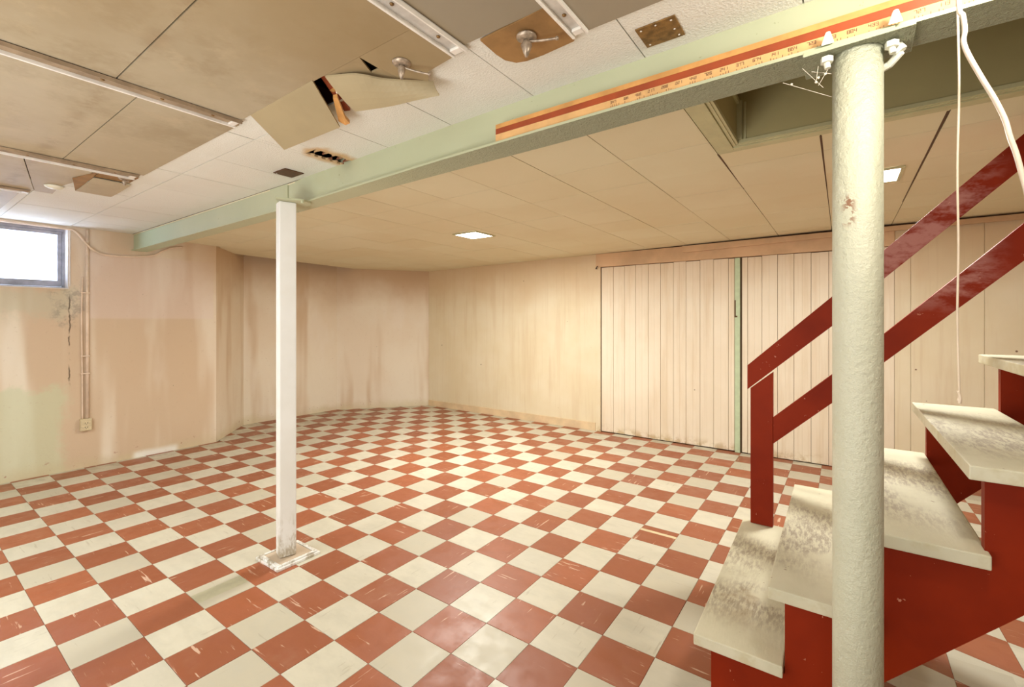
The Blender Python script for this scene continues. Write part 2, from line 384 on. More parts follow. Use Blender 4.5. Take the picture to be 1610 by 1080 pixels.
# floor ----------------------------------------------------------
bm = BM(); box(bm, -6.7, XR + .15, YF - .15, YB + .15, -.12, -.003)
floor = obj('floor', bm, 'grout', kind='structure')
def warp(j, i):                                # the tile courses drift a little under the stairs
    k = min(max(j - 6, 0), 4); n = min(max((14 - i) / 7, 0), 1)
    return GX + (j + .2 * n * min(k, 1)) * T, GY + (i - k * (.1 + .22 * n)) * T
cells = []
for j in range(-22, 18):
    for i in range(-17, 18):
        q = [warp(j, i), warp(j + 1, i), warp(j + 1, i + 1), warp(j, i + 1)]
        cxm = sum(p[0] for p in q) / 4; cym = sum(p[1] for p in q) / 4
        if cxm > XR or cym < YF or cxm < -6.6 or cym > YB + .1: continue
        D = -cxm * math.sin(TH) + cym * math.cos(TH); L = cxm * math.cos(TH) + cym * math.sin(TH)
        vis = 0
        if D > .3:
            px = 815 + 721 * L / D; py = 503.3 + 721 * 1.3554 / D
            if -20 < px < 1630 and py < 1110 and not (px > 1240 and py > 960 and px < 1390): vis = 1 / D ** 3
        inside = clip_room(q)
        if len(inside) < 3: continue
        full = abs(sum(inside[a][0] * inside[a - 1][1] - inside[a - 1][0] * inside[a][1] for a in range(len(inside)))) > .999 * T * T * 2 * .9
        cells.append((vis, j, i, q, inside, full))
cells.sort(key=lambda c: -c[0])
shared = {}
def tile_parts(q, j, i):                       # shrink to leave the joint
    cx = sum(p[0] for p in q) / len(q); cy = sum(p[1] for p in q) / len(q)
    return [(p[0] + (cx - p[0]) * .006, p[1] + (cy - p[1]) * .006) for p in q]
rest = BM(); rng = random.Random(3)
for n, (vis, j, i, q, inside, full) in enumerate(cells):
    odd = (i + j) % 2
    mat = 'tile_red' if odd else 'tile_cream'
    zt = rng.uniform(-.0004, .0004)
    if n < 300 and vis > 0:
        bm = BM()
        cx = sum(p[0] for p in q) / 4; cy = sum(p[1] for p in q) / 4
        mats = [mat]
        if (i, j) == (-1, -5):
            s = tile_parts(q, j, i); x0, x1 = s[0][0], s[1][0]; y0, y1 = s[0][1], s[2][1]
            box(bm, x0, x0 + .06, y0, y1, -.003, zt); box(bm, x0 + .06, x0 + .155, y0, y1, -.003, zt - .0002, 1); box(bm, x0 + .155, x1, y0, y1, -.003, zt)
            mats = [mat, 'olive_patch']
        elif (i, j) == (7, 2):
            s = tile_parts(q, j, i); x0, x1 = s[0][0], s[1][0]; y0, y1 = s[0][1], s[2][1]
            box(bm, x0, x1, y0, y1 - .085, -.003, zt); box(bm, x0, x1, y1 - .084, y1 - .055, -.003, zt - .0003, 1); box(bm, x0, x1, y1 - .054, y1, -.003, zt)
            mats = [mat, 'board_edge']
        elif j < 6 and full:
            if mat not in shared:
                s = T / 2 - .0007; b2 = BM(); e = .0012
                hull(b2, [Vector((x, y, -.003)) for x, y in ((-s, -s), (s, -s), (s, s), (-s, s))], [Vector((x, y, -.0008)) for x, y in ((-s, -s), (s, -s), (s, s), (-s, s))])
                s -= e; hull(b2, [Vector((x, y, -.0009)) for x, y in ((-s - e, -s - e), (s + e, -s - e), (s + e, s + e), (-s - e, s + e))], [Vector((x, y, 0)) for x, y in ((-s, -s), (s, -s), (s, s), (-s, s))])
                bmesh.ops.recalc_face_normals(b2, faces=b2.faces)
                me = bpy.data.meshes.new('floor_tile'); b2.to_mesh(me); b2.free(); me.materials.append(M[mat]); shared[mat] = me
            o = bpy.data.objects.new('floor_tile', shared[mat]); C.collection.objects.link(o); o.parent = floor
            o.location = Vector((cx, cy, zt)) - floor.location
            o.rotation_euler = (rng.uniform(-1, 1) * .0018, rng.uniform(-1, 1) * .0018, rng.uniform(-1, 1) * .003)
            bm.free(); continue
        else:
            prism(bm, tile_parts(inside, j, i), -.003, zt)
        obj('floor_tile', bm, mats, floor)
    else:
        prism(rest, tile_parts(inside, j, i), -.003, zt, odd)
obj('floor_tile', rest, ['tile_cream', 'tile_red'], floor, kind='stuff')

# walls ----------------------------------------------------------
WY0, WY1, WZ0, WZ1 = -0.2, 1.036, 1.635, 2.182     # the window hole in the left wall
def wall_seg(name, p, q, t=.15, mat='masonry', z1=2.46):
    p = Vector(p); q = Vector(q); d = (q - p).normalized(); n = Vector((-d.y, d.x))
    bm = BM(); prism(bm, [tuple(p), tuple(q), tuple(q + n * t), tuple(p + n * t)], -.05, z1)
    return obj(name, bm, mat, kind='structure')
bm = BM()
TK = .17
for (a, b_, c, d) in [(YF, -1.9, -.05, 2.46), (-1.9, -.9, -.05, 1.5), (-1.9, -.9, WZ1, 2.46), (-.9, WY0, -.05, 2.46),
                      (WY0, WY1, -.05, WZ0), (WY0, WY1, WZ1, 2.46), (WY1, 2.226, -.05, 2.46)]:
    box(bm, XL - TK, XL, a, b_, c, d)
obj('wall_left', bm, 'masonry', kind='structure')
wall_seg('wall_left_return', BAY[0], BAY[1])
wall_seg('wall_left_bay', BAY[1], BAY[2])
wall_seg('wall_left_corner', BAY[2], BAY[3])
bm = BM(); box(bm, -5.6, XR + .15, YB + .02, YB + .17, -.05, 2.46); wb = obj('wall_back', bm, 'gap_dark', kind='structure')
bm = BM(); box(bm, XR, XR + .15, YF, YB + .02, -.05, 3.3); obj('wall_right', bm, 'concrete', kind='structure')
bm = BM(); box(bm, XL - .17, XR + .15, YF - .15, YF, -.05, 2.46); obj('wall_front', bm, 'concrete', kind='structure')

def plank(x0, x1, z0, z1, bead=True, th=.02, g=.0016, e=.002):
    x0 += g / 2; x1 -= g / 2; f = YB; bk = YB + th
    P = [(x0, bk), (x0, f + e), (x0 + e, f)]
    if bead:
        for xm in ([(x0 + x1) / 2] if x1 - x0 < .2 else [x0 + (x1 - x0) / 3, x0 + 2 * (x1 - x0) / 3]):
            P += [(xm - .002, f), (xm, f + .0015), (xm + .002, f)]
    P += [(x1 - e, f), (x1, f + e), (x1, bk)]
    bm = BM(); prism(bm, P, z0, z1); return bm
s1 = [-5.38, -5.15, -4.976, -4.79, -4.559, -4.38, -4.217, -4.053, -3.883, -3.718, -3.52, -3.35, -3.171, -2.913, -2.73, -2.467]
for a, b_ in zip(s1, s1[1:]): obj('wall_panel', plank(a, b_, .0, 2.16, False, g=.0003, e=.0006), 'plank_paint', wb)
s2 = [-2.395, -2.376 + .02, -2.239, -2.099, -1.961, -1.812, -1.672, -1.528, -1.393, -1.246, -1.11, -.965, -.906][1:]
s2[0] = -2.393
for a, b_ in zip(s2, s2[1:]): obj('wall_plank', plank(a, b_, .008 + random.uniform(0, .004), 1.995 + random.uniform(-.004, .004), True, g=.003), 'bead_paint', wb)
s3 = [-.838, -.784, -.656, -.519, -.382, -.242, -.103, .04, .19, .37]
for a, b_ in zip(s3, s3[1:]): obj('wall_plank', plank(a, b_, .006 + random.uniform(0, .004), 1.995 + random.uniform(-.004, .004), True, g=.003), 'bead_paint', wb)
s4 = [.37, .478, .928, 1.38, 1.83, XR]
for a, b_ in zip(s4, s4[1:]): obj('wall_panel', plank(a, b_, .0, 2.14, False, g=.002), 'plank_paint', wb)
bm = BM(); prism_y(bm, [(-5.37, 0), (-2.467, 0), (-2.467, .098), (-5.37, .088)], YB - .013, YB + .001); obj('baseboard_back', bm, 'base_paint', kind='structure', bev=.002)
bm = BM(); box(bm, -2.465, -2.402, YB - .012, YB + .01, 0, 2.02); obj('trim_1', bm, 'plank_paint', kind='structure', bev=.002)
bm = BM(); box(bm, -.902, -.853, YB - .014, YB + .006, 0, 1.993); obj('trim_2', bm, 'mint', kind='structure', bev=.003)
bm = BM(); box(bm, -2.46, .37, YB - .02, YB + .018, 2.0, 2.16); obj('trim_3', bm, 'fascia', kind='structure', bev=.003)
bm = BM(); prism_y(bm, [(-1.42, 2.095), (-1.38, 2.088), (.34, 2.128), (XR, 2.132), (XR, 2.18), (-1.42, 2.16)], YB - .045, YB - .0205); obj('trim_4', bm, 'fascia', kind='structure', bev=.003)

# ceiling ---------------------------------------------------------
OX0, OY1 = -.40, 2.33                          # stairwell opening, inside faces
bm = BM()
for (a, b_, c, d) in [(-6.8, OX0 - .02, YF - .15, YB + .17), (OX0 - .02, XR + .15, YF - .15, 1.5), (OX0 - .02, .9, OY1 + .02, YB + .17), (.9, XR + .15, 2.77, YB + .17)]:
    box(bm, a, b_, c, d, 2.40, 2.50)
ceiling = obj('ceiling', bm, 'void', kind='structure')
BACK = bmesh.new()
def ctile(poly, zf, mat, th=.007, g=.0028, name='ceiling_tile', parent=None):
    cx = sum(p[0] for p in poly) / len(poly); cy = sum(p[1] for p in poly) / len(poly)
    P = []
    for p in poly:
        dx, dy = p[0] - cx, p[1] - cy; l = math.hypot(dx, dy) or 1
        P.append((p[0] - dx / l * g, p[1] - dy / l * g))
    bm = BM(); j = random.uniform(-.0008, .0008)
    if name == 'ceiling_tile': prism(BACK, poly, lambda x, y: zf(x, y) + .0082, lambda x, y: zf(x, y) + .0095)
    prism(bm, P, lambda x, y: zf(x, y) + j, lambda x, y: zf(x, y) + th)
    return obj(name, bm, mat, parent or ceiling)
xs = [-.08 - .43 * k for k in range(15)][::-1] + [.35 + .43 * k for k in range(5)]
xs.append(XR)
ys = [1.49, 1.845, 2.275, 2.70, 3.155, 3.61, 4.05, 4.49, 4.93, YB]
for a, b_ in zip(xs, xs[1:]):
    for c, d in zip(ys, ys[1:]):
        rects = [(a, b_, c, d)]
        if a > -.52: rects = [(a, b_, max(c, 2.46), d)] if d > 2.46 else []
        elif b_ > -.52: rects = [(a, b_ - .0, c, d)]
        for (p, q, r, s) in rects:
            if a > .85 and r < 2.75: r = 2.75 if s > 2.75 else None
            if r is None: continue
            P = clip_room([(p, r), (q, r), (q, s), (p, s)])
            if len(P) > 2 and s - r > .01: ctile(P, zc, 'ceil_tan')
# left ceiling: white tiles in front of the beam and beside the boards
ZL = 2.20
hole = (-2.222, -2.128, 1.275, 1.505)
yw = lambda x: 1.50 - .0025 * (x + 5.69) if x < -2.8 else (1.492 - .026 * (x + 2.8) if x < -1.4 else max(1.455 - .024 * (x + 1.4), 1.437))
zl = lambda x, y: ZL
xl = [-.518 - .433 * k for k in range(-7, 12)][::-1]; xl = [XL] + [x for x in xl if x > XL + .1] + [XR]
for a, b_ in zip(xl, xl[1:]):
    for c, d in ((.18, .615), (.615, 1.042), (1.042, 1.51)):
        if c == 1.042 and a < -2.17 < b_:
            h = hole; bm = BM()
            for (p, q, r, s) in ((a, h[0], c, d), (h[1], b_, c, d), (h[0], h[1], c, h[2])): box(bm, p + .0008, q - .0008, r + .001, s - .001, ZL, ZL + .012)
            for k in range(10):                  # ragged teeth of broken tile along the hole
                yy = h[2] + .005 + k * .021; l = random.uniform(.015, .05); x = h[0] if k % 2 else h[1]; sg = 1 if k % 2 else -1
                hull(bm, [Vector((x, yy, ZL)), Vector((x + sg * l, yy + .008, ZL - .004)), Vector((x, yy + .02, ZL))], [Vector((x, yy, ZL + .01)), Vector((x + sg * l, yy + .008, ZL + .005)), Vector((x, yy + .02, ZL + .01))])
            obj('ceiling_tile', bm, 'ceil_white', ceiling); continue
        if c == .615 and -1.9 < (a + b_) / 2 < -1.0: continue
        if c == .18 and a > -4.4: continue
        ctile([(a, c), (b_, c), (b_, d), (a, d)], zl, 'ceil_white')
# big stained boards between the metal channels
def cboard(poly, z=2.193, mat='board_brown', name='ceiling_board', th=.006):
    return ctile(poly, (lambda x, y: z) if not callable(z) else z, mat, th, .0012, name)
def rb(x0, x1, y0, y1): return [(x0, y0), (x1, y0), (x1, y1), (x0, y1)]
cboard(rb(-.60, .55, -.9, 1.192), 2.188)
cboard(rb(.55, XR, YF, 1.192), 2.188); cboard(rb(-.60, .55, YF, -.9), 2.188)
cboard(rb(-.95, -.635, .25, 1.045)); cboard(rb(-.95, -.635, YF, .25))
cboard(rb(-2.055, -.99, .496, .899)); cboard(rb(-2.055, -.99, -.7, .493)); cboard(rb(-2.055, -.99, YF, -.7))
cboard(rb(-3.31, -2.12, .582, .918)); cboard(rb(-3.31, -2.12, -.6, .579)); cboard(rb(-3.31, -2.12, YF, -.6))
cboard([(-4.28, .62), (-3.39, .45), (-3.39, .72), (-3.62, .745), (-4.0, .69), (-4.28, .70)]); cboard([(-4.28, -.7), (-3.39, -.7), (-3.39, .447), (-4.28, .617)]); cboard(rb(-4.28, -3.39, YF, -.7))
cboard(rb(XL, -4.32, -.7, .57)); cboard(rb(XL, -4.32, YF, -.7))
obj('ceiling_backing', BACK, 'gap_dark', ceiling)
# rusty board under the second fitting, with its rounded corner
arc = [(-.883, 1.051), (-.884, 1.13), (-.878, 1.168), (-.855, 1.198), (-.82, 1.209), (-.76, 1.211), (-.646, 1.203), (-.636, 1.04)]
cboard(arc, lambda x, y: 2.190 - .010 * (y - 1.04) / .17, 'board_rust')
# board with the first fitting, with a three-cornered hole
brd = BM()
ZB = lambda x, y: 2.193 - max(0, (y - .96)) * .12
for poly in ([(-1.257, .900), (-1.0, .900), (-1.002, 1.058), (-1.123, 1.07), (-1.163, 1.110), (-1.23, 1.085), (-1.257, .979)],
             [(-1.257, .979), (-1.23, 1.085), (-1.264, 1.078), (-1.322, 1.006), (-1.299, .978)],
             [(-1.455, .900), (-1.257, .900), (-1.299, .978), (-1.322, 1.006), (-1.39, .925)]):
    prism(brd, poly, ZB, lambda x, y: ZB(x, y) + .006)
obj('ceiling_board', brd, 'board_brown', ceiling)
# void over the fallen boards: joists and broken laths
for x in (-1.95, -1.285):
    bm = BM(); box(bm, x, x + .045, .45, 1.46, 2.225, 2.40); obj('ceiling_joist', bm, 'wood_dark', ceiling)
bm = BM(); hull(bm, [Vector(p) for p in ((-1.50, .89, 2.235), (-1.475, .90, 2.235), (-1.60, 1.105, 2.19), (-1.625, 1.095, 2.19))], [Vector(p) for p in ((-1.50, .89, 2.25), (-1.475, .90, 2.25), (-1.60, 1.105, 2.205), (-1.625, 1.095, 2.205))])
obj('broken_lath', bm, 'wood_red', label='thin red-brown strip of broken lath in the gap between the two hanging boards', cat='lath')
bm = BM(); hull(bm, [Vector(p) for p in ((-1.555, 1.0, 2.185), (-1.535, 1.005, 2.185), (-1.605, 1.085, 2.155), (-1.625, 1.12, 2.15), (-1.655, 1.12, 2.15), (-1.655, 1.09, 2.155))], [Vector(p) + Vector((0, 0, .012)) for p in ((-1.555, 1.0, 2.185), (-1.535, 1.005, 2.185), (-1.605, 1.085, 2.155), (-1.625, 1.12, 2.15), (-1.655, 1.12, 2.15), (-1.655, 1.09, 2.155))])
obj('broken_lath', bm, 'wood_gold', label='golden splintered end of broken lath beside the lower hanging board', cat='lath')
bm = BM(); box(bm, -1.56, -1.40, .99, 1.005, 2.21, 2.24); obj('ceiling_batten', bm, 'wood_gold', ceiling)
bm = BM(); tube(bm, [(-1.462, .915, 2.215), (-1.475, .96, 2.19), (-1.49, .975, 2.175)], .004, 6)
obj('ceiling_wire', bm, 'cable_white', label='short white wire end poking out of the gap between hanging boards', cat='wire')
# fallen boards
def sheet(name, quad_top, quad_bot, th, mat, sag=0, nu=8, nv=5, **k):
    """curved sheet: top and bottom edges as point lists (same length)"""
    bm = BM(); top = smooth_path(quad_top, 4); bot = smooth_path(quad_bot, 4); n = len(top); G = [[], []]
    for s in (0, 1):
        for v in range(nv + 1):
            f = v / nv; G[s].append([bm.verts.new(top[u].lerp(bot[u], f) + Vector((0, 0, -sag * math.sin(math.pi * f) + (th if s else 0)))) for u in range(n)])
    for s in (0, 1):
        for v in range(nv):
            for u in range(n - 1):
                f = (G[s][v][u], G[s][v][u + 1], G[s][v + 1][u + 1], G[s][v + 1][u]); bm.faces.new(f if s else f[::-1])
    for u in range(n - 1):
        bm.faces.new((G[0][0][u], G[0][0][u + 1], G[1][0][u + 1], G[1][0][u])); bm.faces.new((G[0][nv][u + 1], G[0][nv][u], G[1][nv][u], G[1][nv][u + 1]))
    for v in range(nv):
        bm.faces.new((G[0][v + 1][0], G[0][v][0], G[1][v][0], G[1][v + 1][0])); bm.faces.new((G[0][v][-1], G[0][v + 1][-1], G[1][v + 1][-1], G[1][v][-1]))
    return obj(name, bm, mat, smooth=False, **k)
sheet('hanging_board', [(-1.973, .898, 2.191), (-1.511, .892, 2.191)], [(-2.075, 1.090, 2.130), (-1.668, 1.103, 2.138)], .007, 'flap',
      label='tan ceiling board fallen open and hanging, left of the broken lath', cat='board', group=None)
sheet('hanging_board', [(-1.448, .902, 2.188), (-1.330, .940, 2.176), (-1.270, 1.000, 2.168), (-1.215, 1.048, 2.166), (-1.150, 1.120, 2.172)],
      [(-1.470, 1.035, 2.125), (-1.40, 1.050, 2.120), (-1.31, 1.075, 2.118), (-1.22, 1.10, 2.122), (-1.136, 1.135, 2.130)], .006, 'flap', .006,
      label='curled tan ceiling board hanging below the fitting, right of the broken lath', cat='board')
sheet('hanging_board', [(-3.58, .755, 2.186), (-3.587, .93, 2.186)], [(-3.96, .752, 2.172), (-3.965, .925, 2.172)], .006, 'board_brown', .004,
      label='small buckled board flap hanging from the ceiling near the window wall', cat='board')
sheet('hanging_board', [(-3.44, .745, 2.190), (-3.575, .752, 2.186)], [(-3.69, .688, 2.186), (-3.955, .750, 2.172)], .004, 'board_rust',
      label='dark curled edge strip beside the small buckled flap near the window wall', cat='board')
cboard(rb(-3.572, -3.402, .757, .92), 2.194, 'board_rust')
# metal channels: web with two lips, screws
def channel(x0, x1, y1, label, z=2.190, wm='metal', lm='metal_white'):
    t = thing('ceiling_channel', ((x0 + x1) / 2, y1, z - .02), label, 'metal channel', 'metal channels holding the ceiling boards')
    bm = BM(); box(bm, x0, x1, YF + .02, y1, z - .003, z); wo = obj('web', bm, wm, t)
    for q, (a, b_) in enumerate (((x0, x0 + .010 if wm == 'metal_brown' else x0 + .007), (x1 - .005, x1))):
        bm = BM(); box(bm, a, b_, YF + .02, y1 - .004, z - .014, z - .003); obj('lip', bm, wm if (q and wm == 'metal_brown') else 'metal_white', t)
    for k in range(3):
        y = y1 - .10 - k * .17; bm = BM(); lathe(bm, ((x0 + x1) / 2, y, z - .0075), [(0, 0), (.005, .001), (.006, .0045)], 10); obj('screw', bm, 'rusty_metal', wo, smooth=True)
    bm = BM(); box(bm, x0 + .012, x1 - .008, y1 - .035, y1 - .012, z - .012, z - .003); obj('end_clip', bm, 'metal_white', t, bev=.002)
channel(-.644, -.594, 1.192, 'bright metal ceiling channel ending right beside the rusty board, nearest the stairs')
channel(-.996, -.938, 1.062, 'bright metal ceiling channel between the two corroded ceiling fittings')
channel(-2.123, -2.05, .905, 'grey metal ceiling channel ending just left of the hanging tan board', wm='metal_brown')
channel(-3.395, -3.30, .90, 'brownish metal ceiling channel, second from the window wall', wm='metal_brown')
channel(-4.33, -4.27, .60, 'short visible end of a metal ceiling channel nearest the window', wm='metal_brown')
# stairwell opening: inner walls, top, trims
bm = BM(); box(bm, OX0 - .02, OX0, 1.5, OY1 + .02, 2.178, 3.2); obj('wall_stairwell_left', bm, 'well_olive', kind='structure')
bm = BM(); box(bm, OX0, .9, OY1, OY1 + .02, 2.178, 3.2); box(bm, .9, .92, OY1 + .021, 2.77, 2.178, 3.2); box(bm, .921, XR, 2.75, 2.77, 2.178, 3.2); obj('wall_stairwell_back', bm, 'well_olive', kind='structure')
bm = BM(); box(bm, OX0, XR, 1.48, 1.50, 2.2, 3.2); obj('wall_stairwell_front', bm, 'well_olive', kind='structure')
bm = BM(); box(bm, OX0 - .02, XR, 1.48, 2.77, 3.2, 3.25); obj('ceiling_stairwell', bm, 'well_olive', kind='structure')
bm = BM()      # stepped casing round the opening
for (w0, w1, z0) in ((-.005, .10, 2.174), (.022, .05, 2.166), (.006, .018, 2.170)):
    box(bm, OX0 - w1, OX0 - w0, 1.56, OY1 + w1, z0, 2.192)
    box(bm, OX0 - w0 + .0005, .9, OY1 + w0, OY1 + w1 - .0005, z0 + .0003, 2.1915)
obj('trim_5', bm, 'trim_olive', kind='structure', bev=.0015)
bm = BM(); box(bm, OX0, OX0 + .012, 1.56, OY1 - .01, 2.355, 2.375); box(bm, OX0, OX0 + .022, OY1 - .012, OY1, 2.19, 2.37); box(bm, OX0 + .03, OX0 + .038, OY1 - .006, OY1, 2.19, 2.36)
obj('trim_6', bm, 'trim_olive', kind='structure')
# long open joints in the ceiling near the stairs
for x, y0, y1 in ((-.080, 2.48, 4.2), (.345, 2.48, 4.2), (-.510, 2.46, 3.2)):
    bm = BM(); zf = lambda xx, yy: zc(xx, yy) - .0014
    prism(bm, [(x - .0045, y0), (x + .0045, y0), (x + .001, y1), (x - .001, y1)], zf, lambda xx, yy: zc(xx, yy) + .004); obj('joint_strip', bm, 'gap_dark', ceiling)

# ---------------------------------------------------------------- windows
def window(n, y0, y1, z0, z1):
    t = thing('window_%d' % n, (XL - .14, (y0 + y1) / 2, z0), None, None, kind='structure')
    xo = XL - .16; xi = XL - .115
    bm = BM(); f = .022
    box(bm, xo, xi, y0, y1, z0, z0 + f); box(bm, xo, xi, y0, y1, z1 - f, z1); box(bm, xo, xi, y0, y0 + f, z0 + f, z1 - f); box(bm, xo, xi, y1 - f, y1, z0 + f, z1 - f)
    obj('window_frame', bm, 'frame_blue', t, bev=.002)
    bm = BM(); g0, g1 = f + .002, f + .03; xa, xb = xo + .008, xi - .008
    lo = z0 + g0 + .055
    box(bm, xa, xb, y0 + g0, y1 - g0, z0 + g0, lo); box(bm, xa, xb, y0 + g0, y1 - g0, z1 - g1, z1 - g0); box(bm, xa, xb, y0 + g0, y0 + g1, lo, z1 - g1); box(bm, xa, xb, y1 - g1, y1 - g0, lo, z1 - g1)
    sash = obj('window_sash', bm, 'frame_blue', t, bev=.003)
    bm = BM(); box(bm, xo + .02, xo + .024, y0 + g1, y1 - g1, lo, z1 - g1); obj('pane', bm, 'glass', sash)
    bm = BM(); box(bm, XL - .114, XL + .012, y0, y1 + .0, z0 - .0, z0 + .008); obj('window_sill', bm, 'sill_white', t, bev=.002)
    bm = BM(); box(bm, XL - .114, XL - .002, y1 - .006, y1, z0 + .009, z1 - .001); obj('window_reveal', bm, 'sill_white', t)
window(1, WY0, WY1, WZ0, WZ1)
window(2, -1.9, -.9, 1.5, WZ1)  # extra window added out of view to bring in daylight
bm = BM()
for k in range(16): prism_y(bm, [(-8.6, .6 + k * .16), (-8.572, .6 + k * .16), (-8.6, .76 + k * .16)], -5, 4)
box(bm, -8.75, -8.6, -5, 4, -1, 3.2)
tagit(obj('neighbour_house', bm, 'siding'), 'white clapboard house wall seen washed out through the basement window', 'house')

# ---------------------------------------------------------------- beams
def beam(x0, x1, stations, zb, label):
    """web, bottom flange and top flange; stations: (x, y_web, y_lip, y_far)"""
    t = thing('steel_beam', ((x0 + x1) / 2, 1.5, zb), label, 'beam', 'painted steel beams')
    S = stations
    def strip(name, f0, f1, z0, z1, mat):
        bm = BM(); A = [(x, f0(s)) for s in S for x in [s[0]]]; B = [(s[0], f1(s)) for s in S]
        prism(bm, A + B[::-1], z0, z1); return obj(name, bm, mat, t)
    strip('web', lambda s: s[1], lambda s: s[1] + .012, zb + .009, 2.23, 'beam_green')
    strip('bottom_flange', lambda s: s[2], lambda s: s[3], zb, zb + .009, 'beam_green')
    strip('top_flange', lambda s: s[2] + .04, lambda s: s[3], 2.231, 2.24, 'beam_green')
    return t
beam(-5.69, -2.80, [(-5.69, 1.500, 1.482, 1.605), (-4.2, 1.496, 1.474, 1.585), (-2.80, 1.491, 1.466, 1.565)], 2.036,
     'pale green steel beam from the left wall to the white post')
beam(-2.79, XR, [(-2.79, 1.494, 1.464, 1.565), (-1.9, 1.468, 1.425, 1.545), (-1.4, 1.456, 1.404, 1.536), (-.9, 1.444, 1.392, 1.530), (0, 1.438, 1.380, 1.50), (XR, 1.430, 1.372, 1.49)], 2.036,
     'pale green steel beam from the white post to the round post and stairs')
# slats lying on the flange
def slat(z0, z1, mat, label, x0=-1.10, y0=1.404, dz=0):
    bm = BM(); hull(bm, [Vector(p) for p in ((x0, y0, z0), (x0, y0 + .018, z0), (x0, y0 + .018, z1), (x0, y0, z1))], [Vector(p) for p in ((XR, 1.382, z0), (XR, 1.40, z0), (XR, 1.40, z1), (XR, 1.382, z1))])
    return obj('wooden_slat', bm, mat, label=label, cat='slat', group='wooden slats stacked on the beam flange')
sl = slat(2.0455, 2.0755, 'wood_pale', 'pale wooden slat printed with small marks, lowest of the stack on the beam')
slat(2.076, 2.0965, 'wood_red', 'dark red-brown wooden slat in the middle of the stack on the beam')
slat(2.097, 2.1135, 'wood_gold', 'golden wooden slat on top of the stack on the beam')
bm = BM(); k = 0; x = -.62; DIG = {'1': 'cf', '2': 'acdeg', '4': 'bcdf', '6': 'abdefg', '3': 'acdfg', '7': 'acf', '8': 'abcdefg'}
SEG = {'a': (0, 1, 1, 1), 'b': (0, .5, 0, 1), 'c': (1, .5, 1, 1), 'd': (0, .5, 1, .5), 'e': (0, 0, 0, .5), 'f': (1, 0, 1, .5), 'g': (0, 0, 1, 0)}
rp = random.Random(5)
while x < 1.0:
    yf = 1.404 + (x + 1.1) * (1.382 - 1.404) / (XR + 1.1) - .0004
    for n in range(3):                           # faint number groups over a row of strokes
        d = rp.choice('1246378'); ox = x + n * .007; w, h = .0045, .0075
        for s in DIG[d]:
            a, b_, c, e = SEG[s]; zz = 2.0635
            box(bm, ox + min(a, c) * w - .0006, ox + max(a, c) * w + .0006, yf - .0002, yf, zz + min(b_, e) * h - .0006, zz + max(b_, e) * h + .0006)
    for n in range(5):
        hh = rp.choice((.004, .008, .0105)); box(bm, x + n * .007, x + n * .007 + .0014, yf - .0002, yf, 2.0485, 2.0485 + hh)
    x += .042
obj('printed_marks', bm, 'print', sl)

# ---------------------------------------------------------------- white post
t = thing('white_post', (-2.585, 1.385, 0), 'square white painted post standing on a low base plate in mid floor', 'post')
ang = R(-16); ca, sa = math.cos(ang), math.sin(ang)
def rp4(h, cx=-2.600, cy=1.377): return [(cx + x * ca - y * sa, cy + x * sa + y * ca) for x, y in ((-h, -h), (h, -h), (h, h), (-h, h))]
bm = BM(); prism(bm, rp4(.0445), .022, 2.024); obj('shaft', bm, 'post_white', t, bev=.006)
bm = BM(); box(bm, -2.712, -2.475, 1.262, 1.512, 0, .014); obj('base_plate', bm, 'post_white', t, bev=.003)
bm = BM(); box(bm, -2.700, -2.487, 1.274, 1.292, .014, .022); box(bm, -2.700, -2.487, 1.482, 1.50, .014, .022); box(bm, -2.700, -2.682, 1.292, 1.482, .014, .022); box(bm, -2.505, -2.487, 1.292, 1.482, .014, .022); obj('base_rim', bm, 'post_white', t)
bm = BM(); box(bm, -2.68, -2.507, 1.294, 1.48, .0142, .019); obj('mortar_bed', bm, 'concrete', t)
bm = BM(); prism(bm, [(-2.71, 1.40), (-2.55, 1.29), (-2.47, 1.41), (-2.50, 1.47), (-2.62, 1.50)], 2.025, 2.0355); obj('cap_plate', bm, 'beam_green', t, bev=.001)
for (bx, by) in ((-2.70, 1.425), (-2.49, 1.40)):
    bm = BM(); lathe(bm, (bx + .02, by, 2.010), [(.007, 0), (.009, .004), (.009, .015)], 8); obj('bolt', bm, 'beam_green', t)

# ---------------------------------------------------------------- round post
PX, PY, PR = .031, 1.435, .0525
t = thing('round_post', (PX, PY, 0), 'round steel post with thick pale green paint in front of the stairs', 'post')
bm = BM(); tube(bm, [(PX, PY, z) for z in (.012, .7, 1.4, 2.021)], PR, 48); obj('pipe', bm, 'post_green', t, smooth=True)
for p in t.children[0].data.polygons: p.use_smooth = len(p.vertices) == 4
bm = BM(); box(bm, PX - .1, PX + .1, PY - .1, PY + .1, 0, .012); obj('foot_plate', bm, 'post_green', t, bev=.002)
bm = BM(); prism(bm, [(-.082, 1.368), (.136, 1.358), (.140, 1.492), (-.083, 1.500)], 2.0215, 2.0285); prism(bm, [(-.082, 1.372), (.10, 1.364), (.10, 1.49), (-.082, 1.50)], 2.0285, 2.0358); obj('cap_plate', bm, 'beam_green', t, bev=.002)
for bx, by in ((-.030, 1.366), (.100, 1.358)):
    bm = BM(); hull(bm, [Vector(p) for p in ((bx - .014, by, 2.0365), (bx + .014, by, 2.0365), (bx + .006, by + .006, 2.072), (bx - .004, by + .006, 2.072))], [Vector(p) for p in ((bx - .014, by + .02, 2.047), (bx + .014, by + .02, 2.047), (bx + .008, by + .018, 2.06), (bx - .008, by + .018, 2.06))])
    obj('clamp', bm, 'plate_white', t, bev=.003)
